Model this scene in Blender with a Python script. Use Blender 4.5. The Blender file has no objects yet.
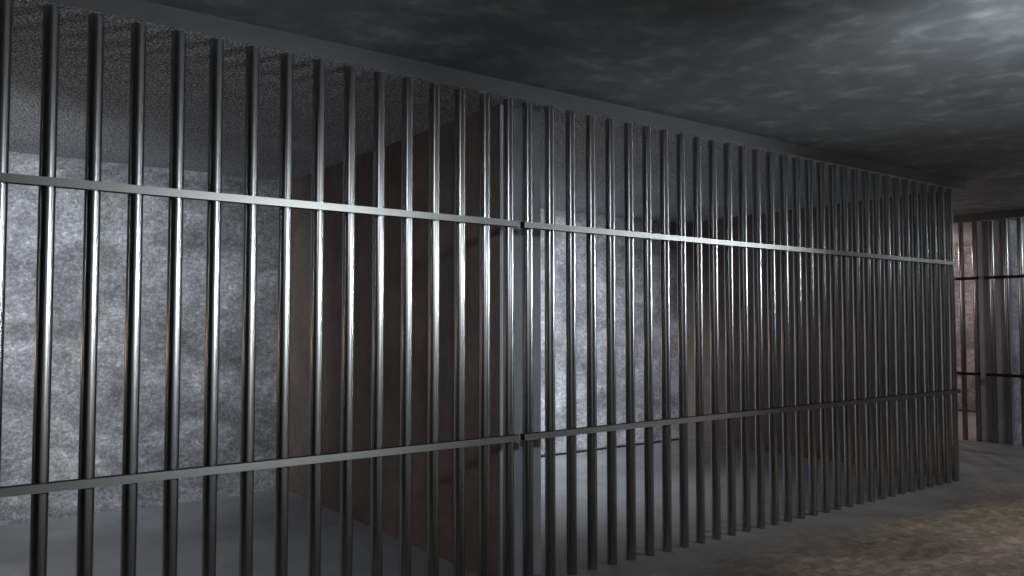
import bpy, bmesh, math
from mathutils import Vector

U = 3.4                       # metres from the camera to the plane of the bars
C = bpy.context.scene.collection
SC = bpy.context.scene

# ------------------------------------------------------------------ materials
def new_mat(name):
    m = bpy.data.materials.new(name)
    m.use_nodes = True
    nt = m.node_tree
    nt.nodes.clear()
    out = nt.nodes.new('ShaderNodeOutputMaterial')
    b = nt.nodes.new('ShaderNodeBsdfPrincipled')
    nt.links.new(b.outputs[0], out.inputs[0])
    return m, nt, b

def noise(nt, scale, detail=6, rough=.6, dist=0, stretch=(1, 1, 1)):
    tc = nt.nodes.new('ShaderNodeTexCoord')
    mp = nt.nodes.new('ShaderNodeMapping')
    mp.inputs['Scale'].default_value = stretch
    n = nt.nodes.new('ShaderNodeTexNoise')
    n.inputs['Scale'].default_value = scale
    n.inputs['Detail'].default_value = detail
    n.inputs['Roughness'].default_value = rough
    n.inputs['Distortion'].default_value = dist
    nt.links.new(tc.outputs['Object'], mp.inputs[0])
    nt.links.new(mp.outputs[0], n.inputs['Vector'])
    return n.outputs['Fac']

def ramp(nt, fac, stops):
    r = nt.nodes.new('ShaderNodeValToRGB')
    e = r.color_ramp.elements
    while len(e) < len(stops):
        e.new(.5)
    for el, (p, c) in zip(e, stops):
        el.position = p
        el.color = (*c, 1) if len(c) == 3 else c
    nt.links.new(fac, r.inputs[0])
    return r.outputs[0]

def mix(nt, a, b, fac, mode='MIX'):
    m = nt.nodes.new('ShaderNodeMix')
    m.data_type = 'RGBA'
    m.blend_type = mode
    if isinstance(fac, (int, float)):
        m.inputs[0].default_value = fac
    else:
        nt.links.new(fac, m.inputs[0])
    for s, v in ((6, a), (7, b)):
        if isinstance(v, tuple):
            m.inputs[s].default_value = (*v, 1)
        else:
            nt.links.new(v, m.inputs[s])
    return m.outputs[2]

def bump(nt, b, h, strength, dist):
    n = nt.nodes.new('ShaderNodeBump')
    n.inputs['Strength'].default_value = strength
    n.inputs['Distance'].default_value = dist
    nt.links.new(h, n.inputs['Height'])
    nt.links.new(n.outputs[0], b.inputs['Normal'])

def g(v, t=(1, 1, 1)):
    return (v * t[0], v * t[1], v * t[2])

def mat_rough_plaster():
    """mottled blue-grey cement render of the cell walls"""
    m, nt, b = new_mat('mottled_cement_render')
    t = (1.0, .985, 1.045)
    broad = noise(nt, 1.7, 6, .65, .5, (1, 1, 1.6))
    mid = noise(nt, 13, 9, .78, .9, (1, 1, 1.4))
    fine = noise(nt, 55, 5, .75, .3)
    c1 = ramp(nt, broad, [(.36, g(.19, t)), (.5, g(.31, t)), (.66, g(.50, t))])
    c2 = ramp(nt, mid, [(.34, g(.45)), (.48, g(.85)), (.58, g(1.2)), (.68, g(2.0))])
    c3 = ramp(nt, fine, [(.34, g(.5)), (.5, g(.95)), (.66, g(1.7))])
    c = mix(nt, mix(nt, c1, c2, .8, 'MULTIPLY'), c3, .75, 'MULTIPLY')
    nt.links.new(c, b.inputs['Base Color'])
    b.inputs['Roughness'].default_value = .75
    b.inputs['Specular IOR Level'].default_value = .3
    bump(nt, b, mid, .35, .02)
    return m

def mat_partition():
    """smoother cement of the partitions between cells; dim warm light put into its brown"""
    m, nt, b = new_mat('smooth_cement_shaded_brown')
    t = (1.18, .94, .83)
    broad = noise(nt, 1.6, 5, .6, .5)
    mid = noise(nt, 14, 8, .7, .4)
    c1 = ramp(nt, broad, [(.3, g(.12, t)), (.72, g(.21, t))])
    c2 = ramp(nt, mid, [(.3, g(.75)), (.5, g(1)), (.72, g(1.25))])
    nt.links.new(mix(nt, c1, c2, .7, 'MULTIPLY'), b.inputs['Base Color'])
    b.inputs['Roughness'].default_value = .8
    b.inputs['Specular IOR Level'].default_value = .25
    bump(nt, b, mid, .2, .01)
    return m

def mat_pier():  # partition cement again, with the cool light on its end put into the colour
    m, nt, b = new_mat('smooth_cement_lit_blue_grey')
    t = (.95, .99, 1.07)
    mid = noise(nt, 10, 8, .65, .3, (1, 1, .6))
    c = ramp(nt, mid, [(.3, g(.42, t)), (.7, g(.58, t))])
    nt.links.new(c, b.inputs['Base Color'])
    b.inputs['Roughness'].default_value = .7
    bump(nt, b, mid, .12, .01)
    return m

def mat_speckled():
    """sandy stipple on the underside of the cell slabs"""
    m, nt, b = new_mat('stippled_slab')
    fine = noise(nt, 120, 3, .75, .1, (1, .55, 1))
    broad = noise(nt, 1.5, 4, .6)
    c1 = ramp(nt, fine, [(.38, g(.08, (.96, 1, 1.04))), (.5, g(.30, (.96, 1, 1.04))), (.60, g(.9, (.96, 1, 1.04)))])
    c2 = ramp(nt, broad, [(.3, g(.8)), (.7, g(1.15))])
    nt.links.new(mix(nt, c1, c2, .8, 'MULTIPLY'), b.inputs['Base Color'])
    b.inputs['Roughness'].default_value = .8
    b.inputs['Specular IOR Level'].default_value = .3
    bump(nt, b, fine, .3, .006)
    return m

def mat_header():
    m, nt, b = new_mat('slab_edge_cement')
    n = noise(nt, 8, 7, .65, .2, (.3, 1, 1))
    c = ramp(nt, n, [(.3, g(.10, (1, .98, 1.0))), (.7, g(.145, (1, .98, 1.0)))])
    nt.links.new(c, b.inputs['Base Color'])
    b.inputs['Roughness'].default_value = .7
    bump(nt, b, n, .1, .01)
    return m

def mat_ceiling():
    """dark softly clouded corridor ceiling with pale flecks"""
    m, nt, b = new_mat('cloudy_ceiling_cement')
    t = (.94, .99, 1.03)
    cloud = noise(nt, 1.0, 6, .55, .3)
    fleck = noise(nt, 6, 3, .5, .3)
    c1 = ramp(nt, cloud, [(.3, g(.17, t)), (.7, g(.27, t))])
    c2 = ramp(nt, fleck, [(.46, g(0)), (.6, g(.09, t)), (.72, g(.26, t))])
    nt.links.new(mix(nt, c1, c2, .7, 'ADD'), b.inputs['Base Color'])
    b.inputs['Roughness'].default_value = .6
    b.inputs['Specular IOR Level'].default_value = .3
    bump(nt, b, fleck, .06, .02)
    return m

def mat_floor():
    """grey cement floor; the walked corridor is worn into brown and olive dirt patches"""
    m, nt, b = new_mat('worn_dirty_floor')
    tc = nt.nodes.new('ShaderNodeTexCoord')
    sep = nt.nodes.new('ShaderNodeSeparateXYZ')
    nt.links.new(tc.outputs['Object'], sep.inputs[0])
    wob = nt.nodes.new('ShaderNodeMath')
    wob.operation = 'MULTIPLY_ADD'
    nt.links.new(noise(nt, 1.6, 5, .6, .4), wob.inputs[0])
    wob.inputs[1].default_value = 1.1
    nt.links.new(sep.outputs['Y'], wob.inputs[2])
    walk = nt.nodes.new('ShaderNodeMapRange')
    walk.inputs[1].default_value, walk.inputs[2].default_value = 3.85, 3.3
    nt.links.new(wob.outputs[0], walk.inputs[0])
    broad = noise(nt, 1.1, 6, .62, .8)
    mid = noise(nt, 9, 9, .75, .6, (1, 1.3, 1))
    fine = noise(nt, 40, 5, .7)
    t = (.98, 1, 1.03)
    grey = ramp(nt, noise(nt, 2.2, 7, .6, .5), [(.3, g(.25, t)), (.7, g(.34, t))])
    grey = mix(nt, grey, ramp(nt, fine, [(.3, g(.85)), (.7, g(1.15))]), .6, 'MULTIPLY')
    dirt = ramp(nt, broad, [(.3, (.15, .13, .12)), (.46, (.25, .205, .18)), (.60, (.35, .305, .24)), (.72, (.29, .225, .195))])
    dirt = mix(nt, dirt, ramp(nt, mid, [(.36, g(.5)), (.5, g(.95)), (.62, g(1.55))]), .9, 'MULTIPLY')
    c = mix(nt, grey, dirt, walk.outputs[0])
    nt.links.new(c, b.inputs['Base Color'])
    b.inputs['Roughness'].default_value = .7
    b.inputs['Specular IOR Level'].default_value = .3
    bump(nt, b, mid, .15, .012)
    return m

def mat_cell_floor():
    m, nt, b = new_mat('trowelled_grey_floor')
    t = (.98, 1, 1.03)
    n = noise(nt, 2.2, 7, .6, .5)
    f = noise(nt, 30, 5, .7)
    c = mix(nt, ramp(nt, n, [(.3, g(.24, t)), (.7, g(.34, t))]), ramp(nt, f, [(.3, g(.85)), (.7, g(1.15))]), .6, 'MULTIPLY')
    nt.links.new(c, b.inputs['Base Color'])
    b.inputs['Roughness'].default_value = .6
    bump(nt, b, f, .08, .01)
    return m

def mat_steel(name, base, rough, tint=(1, 1, 1)):
    m, nt, b = new_mat(name)
    n = noise(nt, 30, 5, .6, 0, (1, 1, .15))
    c = ramp(nt, n, [(.3, g(base * .97, tint)), (.7, g(base * 1.03, tint))])
    nt.links.new(c, b.inputs['Base Color'])
    b.inputs['Metallic'].default_value = 1
    b.inputs['Roughness'].default_value = rough
    return m

M_WALL = mat_rough_plaster()
M_PART = mat_partition()
M_PIER = mat_pier()
M_SPECK = mat_speckled()
M_HEAD = mat_header()
M_CEIL = mat_ceiling()
M_FLOOR = mat_floor()
M_CELLF = mat_cell_floor()
M_BAR = mat_steel('bar_steel', .34, .27)
M_RAIL = mat_steel('rail_steel', .26, .44, (1, .99, .95))

def mat_rust_shade():  # rust of the rail ends, and a dark tone standing in for shade
    m, nt, b = new_mat('rust_and_shade_edge')
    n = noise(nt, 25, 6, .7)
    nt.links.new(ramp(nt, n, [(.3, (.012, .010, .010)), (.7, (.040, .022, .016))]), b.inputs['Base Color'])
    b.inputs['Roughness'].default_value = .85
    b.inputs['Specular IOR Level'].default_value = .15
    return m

def mat_corridor_wall(name, lo, hi):
    m, nt, b = new_mat(name)
    n = noise(nt, 4, 8, .65, .4)
    nt.links.new(ramp(nt, n, [(.3, g(lo)), (.7, g(hi))]), b.inputs['Base Color'])
    b.inputs['Roughness'].default_value = .85
    return m

M_RUST_SHADE = mat_rust_shade()
M_FRONT_WALL = mat_corridor_wall('reflection_dark_cement', .11, .22)  # unseen corridor wall, tone set for how it mirrors in the bars
M_BLACK = mat_corridor_wall('reflection_black_cement', .02, .05)  # unseen end wall made near black so the right bars mirror less light

# ------------------------------------------------------------------ geometry helpers (layout units -> metres)
def add_box(bm, x0, x1, y0, y1, z0, z1, bev=0, mi=0):
    r = bmesh.ops.create_cube(bm, size=1)
    for v in r['verts']:
        v.co = ((x0 + (v.co.x + .5) * (x1 - x0)) * U, (y0 + (v.co.y + .5) * (y1 - y0)) * U, (z0 + (v.co.z + .5) * (z1 - z0)) * U)
    if bev:
        es = {e for v in r['verts'] for e in v.link_edges}
        bmesh.ops.bevel(bm, geom=list(es), offset=bev, segments=2, affect='EDGES', profile=.6)
    for f in bm.faces:
        f.material_index = mi if f.material_index == 0 else f.material_index
    return bm

def link(name, bm, mats, parent=None):
    me = bpy.data.meshes.new(name)
    bm.normal_update()
    bm.to_mesh(me)
    bm.free()
    for m in (mats if isinstance(mats, (list, tuple)) else [mats]):
        me.materials.append(m)
    o = bpy.data.objects.new(name, me)
    C.objects.link(o)
    if parent:
        o.parent = parent
    return o

def struct(name, box, mats, label, cat, pick=None, bev=0):
    bm = bmesh.new()
    add_box(bm, *box, bev=bev)
    if pick:
        bm.normal_update()
        for f in bm.faces:
            f.material_index = pick(f.normal)
    o = link(name, bm, mats)
    o['label'] = label
    o['category'] = cat
    o['kind'] = 'structure'
    return o

# ------------------------------------------------------------------ layout (camera above the origin at height ZF below it)
ZF, ZS, ZC = -.400, .343, .367        # floor, underside of the cell slabs, corridor ceiling
ZO = -ZF                              # shift so that the floor is z = 0
F, S, K = 0.0, ZS + ZO, ZC + ZO
XL0, XL1 = -.666, -.588               # left partition
XD0, XD1 = .741, .823                 # partition between the two cells
XE0, XE1 = 2.155, 2.197               # end partition
YF, YB = 1.028, 1.905                 # front of the partitions, face of the back walls
XF = 2.915                            # plane of the far bars
XFB = 3.84                            # back wall of the far cells
YP0, YP1 = 1.180, 1.289               # far partition
YN = -.45                             # near corridor wall
YEND = 2.0
T = .07

struct('floor', (XL0, XF - .02, YN, YEND, F - .05, F), M_FLOOR, 'worn grey cement floor with brown and olive dirt along the corridor', 'floor')
struct('floor_far_cells', (XF - .02, XFB + T, YN, YEND, F - .05, F), M_CELLF, 'grey floor of the far cells across the passage', 'floor')
struct('ceiling', (XL0, XF - .03, YN, YEND, K, K + .06), M_CEIL, 'dark cloudy corridor ceiling with pale flecks', 'ceiling')

under = lambda n: 1 if n.z < -.5 else 0
struct('ceiling_cell_row', (XL0, XE1 + .002, .985, YEND, S, K), [M_HEAD, M_SPECK], 'thick slab over the near cells with a grey front edge and stippled underside', 'ceiling', under)
struct('ceiling_far_cells', (XF - .017, XFB + T, YN, YEND, S, K + .06), [M_HEAD, M_SPECK], 'slab with a grey edge over the far cells', 'ceiling', under)

struct('wall_back_left_cell', (XL1, XD0, YB, YB + T, F, S), M_WALL, 'mottled grey back wall of the left cell', 'wall')
struct('wall_back_middle_cell', (XD1, XE0, YB, YB + T, F, S), M_WALL, 'mottled pale back wall of the cell right of the pier', 'wall')
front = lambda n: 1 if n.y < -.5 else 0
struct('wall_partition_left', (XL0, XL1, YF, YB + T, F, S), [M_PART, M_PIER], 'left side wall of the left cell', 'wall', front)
struct('wall_partition_middle', (XD0, XD1, YF, YB + T, F, S), [M_PART, M_PIER], 'partition between the cells toned in shaded brown with a lit blue-grey pier', 'wall', front, .006)  # one cement: light and shade of its faces put into two tones
struct('wall_partition_end', (XE0, XE1, YF, YB + T, F, S), [M_PART, M_PART], 'side wall toned in shaded brown closing the right end of the cell row', 'wall', front, .006)  # front face takes the shaded brown too
struct('unseen_wall_left', (XL0 - T, XL0, YN, YEND, F, K), M_BLACK, 'unseen wall closing the left end of the corridor, toned near black for the bar reflections', 'wall')
struct('unseen_wall_front', (XL0, XFB, YN - T, YN, F, K), M_FRONT_WALL, 'unseen corridor wall facing the bars, toned for their reflections', 'wall')
struct('wall_back_passage', (XE1, XFB, YEND - .03, YEND + T, F, K), M_WALL, 'cement wall closing the passage behind the cell row', 'wall')
struct('wall_back_far_cells', (XFB, XFB + T, YN, YEND, F, S), M_WALL, 'pinkish lit back wall of the far cells', 'wall')
struct('wall_partition_far', (XF + .028, XFB, YP0, YP1, F, S), [M_WALL, M_PIER], 'partition between the far cells seen end on', 'wall', lambda n: 1 if n.x < -.5 else 0, .006)
struct('wall_partition_far_right', (XF + .028, XFB, -.235, -.155, F, S), M_WALL, 'side wall of the far cell beside the corridor', 'wall')

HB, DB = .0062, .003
struct('added_strip_middle_cell', (XD1, XE0, YB - DB, YB + .001, F, F + HB), M_RUST_SHADE, 'added thin dark strip along the foot of the wall behind the right bars', 'added_foot_strip', bev=.004)  # added strip, drawn for the dark line at the wall foot
struct('added_strip_far_cell', (XFB - DB, XFB + .001, YP1, YEND - .03, F, F + HB), M_RUST_SHADE, 'added thin dark strip along the foot of the pinkish far wall', 'added_foot_strip', bev=.004)  # same added strip for the dark line in the far cell

# ------------------------------------------------------------------ barred panels
RB = .0082 * U
def bar_mesh():
    bm = bmesh.new()
    bmesh.ops.create_cone(bm, cap_ends=True, segments=32, radius1=RB, radius2=RB, depth=S * U)
    bmesh.ops.translate(bm, verts=bm.verts, vec=(0, 0, S * U / 2))
    for f in bm.faces:
        f.smooth = len(f.verts) == 4
    for e in bm.edges:
        if any(len(f.verts) > 4 for f in e.link_faces):
            e.smooth = False
    me = bpy.data.meshes.new('bar')
    bm.to_mesh(me)
    bm.free()
    me.materials.append(M_BAR)
    return me
BAR = bar_mesh()
STEP = .044146

def panel(label, x, y, rz, n, a, b, face=None):
    """n bars on a line from (x, y) along rz; a and b: how far the rails pass the first and last bar"""
    t = bpy.data.objects.new('barred_panel', None)
    t.location = (x * U, y * U, 0)
    t.rotation_euler = (0, 0, rz)
    t.empty_display_size = .2
    t['label'] = label
    t['category'] = 'prison bars'
    t['group'] = 'barred cell fronts'
    C.objects.link(t)
    for i in range(n):
        o = bpy.data.objects.new('bar', BAR)
        o.location = (i * STEP * U, 0, 0)
        o.parent = t
        C.objects.link(o)
    for z in (.1500, -.1738):
        bm = bmesh.new()
        add_box(bm, -a, (n - 1) * STEP + b, -.0155, -.004, z + ZO - .0046, z + ZO + .0046)
        bm.normal_update()
        for f in bm.faces:
            f.material_index = 0 if f.normal.y < -.5 else 1
        link('rail', bm, [face or M_RAIL, M_RUST_SHADE], t)  # shade on rail tops and undersides is put into the dark edge colour
    return t

X0 = .07503
panel('barred steel front of the left cell, left of the lit blue-grey pier', X0 - 16 * STEP, 1, 0, 32, .02, .0088)
panel('barred steel front of the cell right of the pier', X0 + 16 * STEP - .00696, 1, 0, 32, .0178, .006)
panel('far barred front crossing the passage, right of the far partition, at the photo edge', XF, 1.228, -math.pi / 2, 32, .018, .02, M_RUST_SHADE)  # rail fronts coloured dark in place of their dark reflections
panel('far barred front before the pinkish wall, left of the far partition', XF, 1.280 + 15 * STEP, -math.pi / 2, 16, .02, .012, M_RUST_SHADE)  # dark reflections put into the rail colour here as well

# ------------------------------------------------------------------ lamps and added fill lights
def area(name, x, y, z, sx, sy, aim, power, col, spread=180):
    l = bpy.data.lights.new(name, 'AREA')
    l.shape = 'RECTANGLE'
    l.size, l.size_y = sx, sy
    l.spread = math.radians(spread)
    l.energy, l.color = power, col
    o = bpy.data.objects.new(name, l)
    o.location = (x * U, y * U, (z + ZO) * U)
    d = [(aim[i] - (x, y, z)[i]) for i in range(3)]
    o.rotation_euler = Vector(d).to_track_quat('-Z', 'Y').to_euler()
    C.objects.link(o)

def point(name, x, y, z, r, power, col):
    l = bpy.data.lights.new(name, 'POINT')
    l.shadow_soft_size = r
    l.energy, l.color = power, col
    o = bpy.data.objects.new(name, l)
    o.location = (x * U, y * U, (z + ZO) * U)
    C.objects.link(o)

def spot(name, x, y, z, aim, angle, r, power, col, blend=1):
    l = bpy.data.lights.new(name, 'SPOT')
    l.shadow_soft_size = r
    l.spot_size, l.spot_blend = math.radians(angle), blend
    l.energy, l.color = power, col
    o = bpy.data.objects.new(name, l)
    o.location = (x * U, y * U, (z + ZO) * U)
    o.rotation_euler = Vector([aim[i] - (x, y, z)[i] for i in range(3)]).to_track_quat('-Z', 'Y').to_euler()
    C.objects.link(o)

COOL, WARM = (.87, .945, 1.0), (1.0, .60, .38)
area('corridor_lamp', .78, .10, .13, .6, .12, (.26, 1.0, -.03), 9.5, COOL, 58)
area('corridor_lamp', 2.30, .10, .16, .4, .12, (.86, 1.0, .14), 5, COOL, 36)
area('pier_fill_light', -.02, -.06, .33, .2, .2, (.78, 1.0, .0), 1.8, COOL, 36)  # added fill above the camera to brighten the pier, no real fixture
area('corridor_floor_fill', 1.6, .05, .30, .5, .5, (1.65, .35, -.4), 20, (1, .97, .93), 120)  # added fill to brighten the corridor floor
area('corridor_ceiling_fill', 1.05, .22, .12, .3, .3, (1.12, .36, .37), 7, COOL, 112)  # added fill for the bright part of the ceiling
area('bar_reflection_fill', .20, -.14, .30, .5, .15, (.20, -.45, -.12), 26, COOL, 90)  # added light on the unseen wall, so the bars mirror more of it
point('right_end_fill', 2.40, .05, .29, .12, 7, COOL)  # added weak fill for the slab edge and ceiling at the right
spot('far_pier_fill', .85, .34, .345, (2.93, 1.12, .05), 15, .12, 90, (1, .90, .87))  # added narrow fill aimed at the far pier
point('passage_fill', 2.50, 1.62, .12, .15, 12, (1, .89, .84))  # added hidden fill for the passage ceiling and far slab edge
spot('left_back_wall_fill', -.12, 1.10, .24, (.29, 1.905, .03), 66, .15, 350, COOL)  # added spot for the bright middle of the left back wall
area('left_cell_floor_fill', .05, 1.45, .34, .6, .4, (.05, 1.45, -.4), 6, COOL, 110)  # added downward fill for the left cell floor
spot('middle_back_wall_fill', .93, 1.12, .24, (1.50, 1.905, -.06), 58, .15, 1000, COOL)  # added spot behind the pier to brighten the middle back wall
area('middle_cell_floor_fill', 1.30, 1.55, .34, .6, .3, (1.30, 1.55, -.4), 8, COOL, 80)  # added downward fill for the middle cell floor
point('left_cell_warm_lamp', -.30, 1.45, -.05, .08, 7, WARM)
point('middle_cell_warm_lamp', .95, 1.50, -.05, .08, 3, WARM)
point('far_cell_lamp', 3.35, 1.80, .27, .08, 50, (1, .78, .70))
point('far_right_cell_lamp', 3.35, .55, .27, .08, 60, COOL)

w = bpy.data.worlds.new('world')
w.use_nodes = True
w.node_tree.nodes['Background'].inputs[0].default_value = (.02, .02, .022, 1)
SC.world = w

# ------------------------------------------------------------------ camera
cam = bpy.data.cameras.new('camera')
cam.sensor_width = 36
cam.lens = 815 / 1024 * 36
cam.clip_start = .02
co = bpy.data.objects.new('camera', cam)
co.location = (0, 0, ZO * U)
co.rotation_euler = (math.pi / 2 + math.atan(34.5 / 815), 0, -math.radians(36.64))
C.objects.link(co)
SC.camera = co

v = SC.view_settings
v.view_transform = 'Standard'
v.look = 'None'
v.gamma = 1
v.use_curve_mapping = False
v.exposure = 0
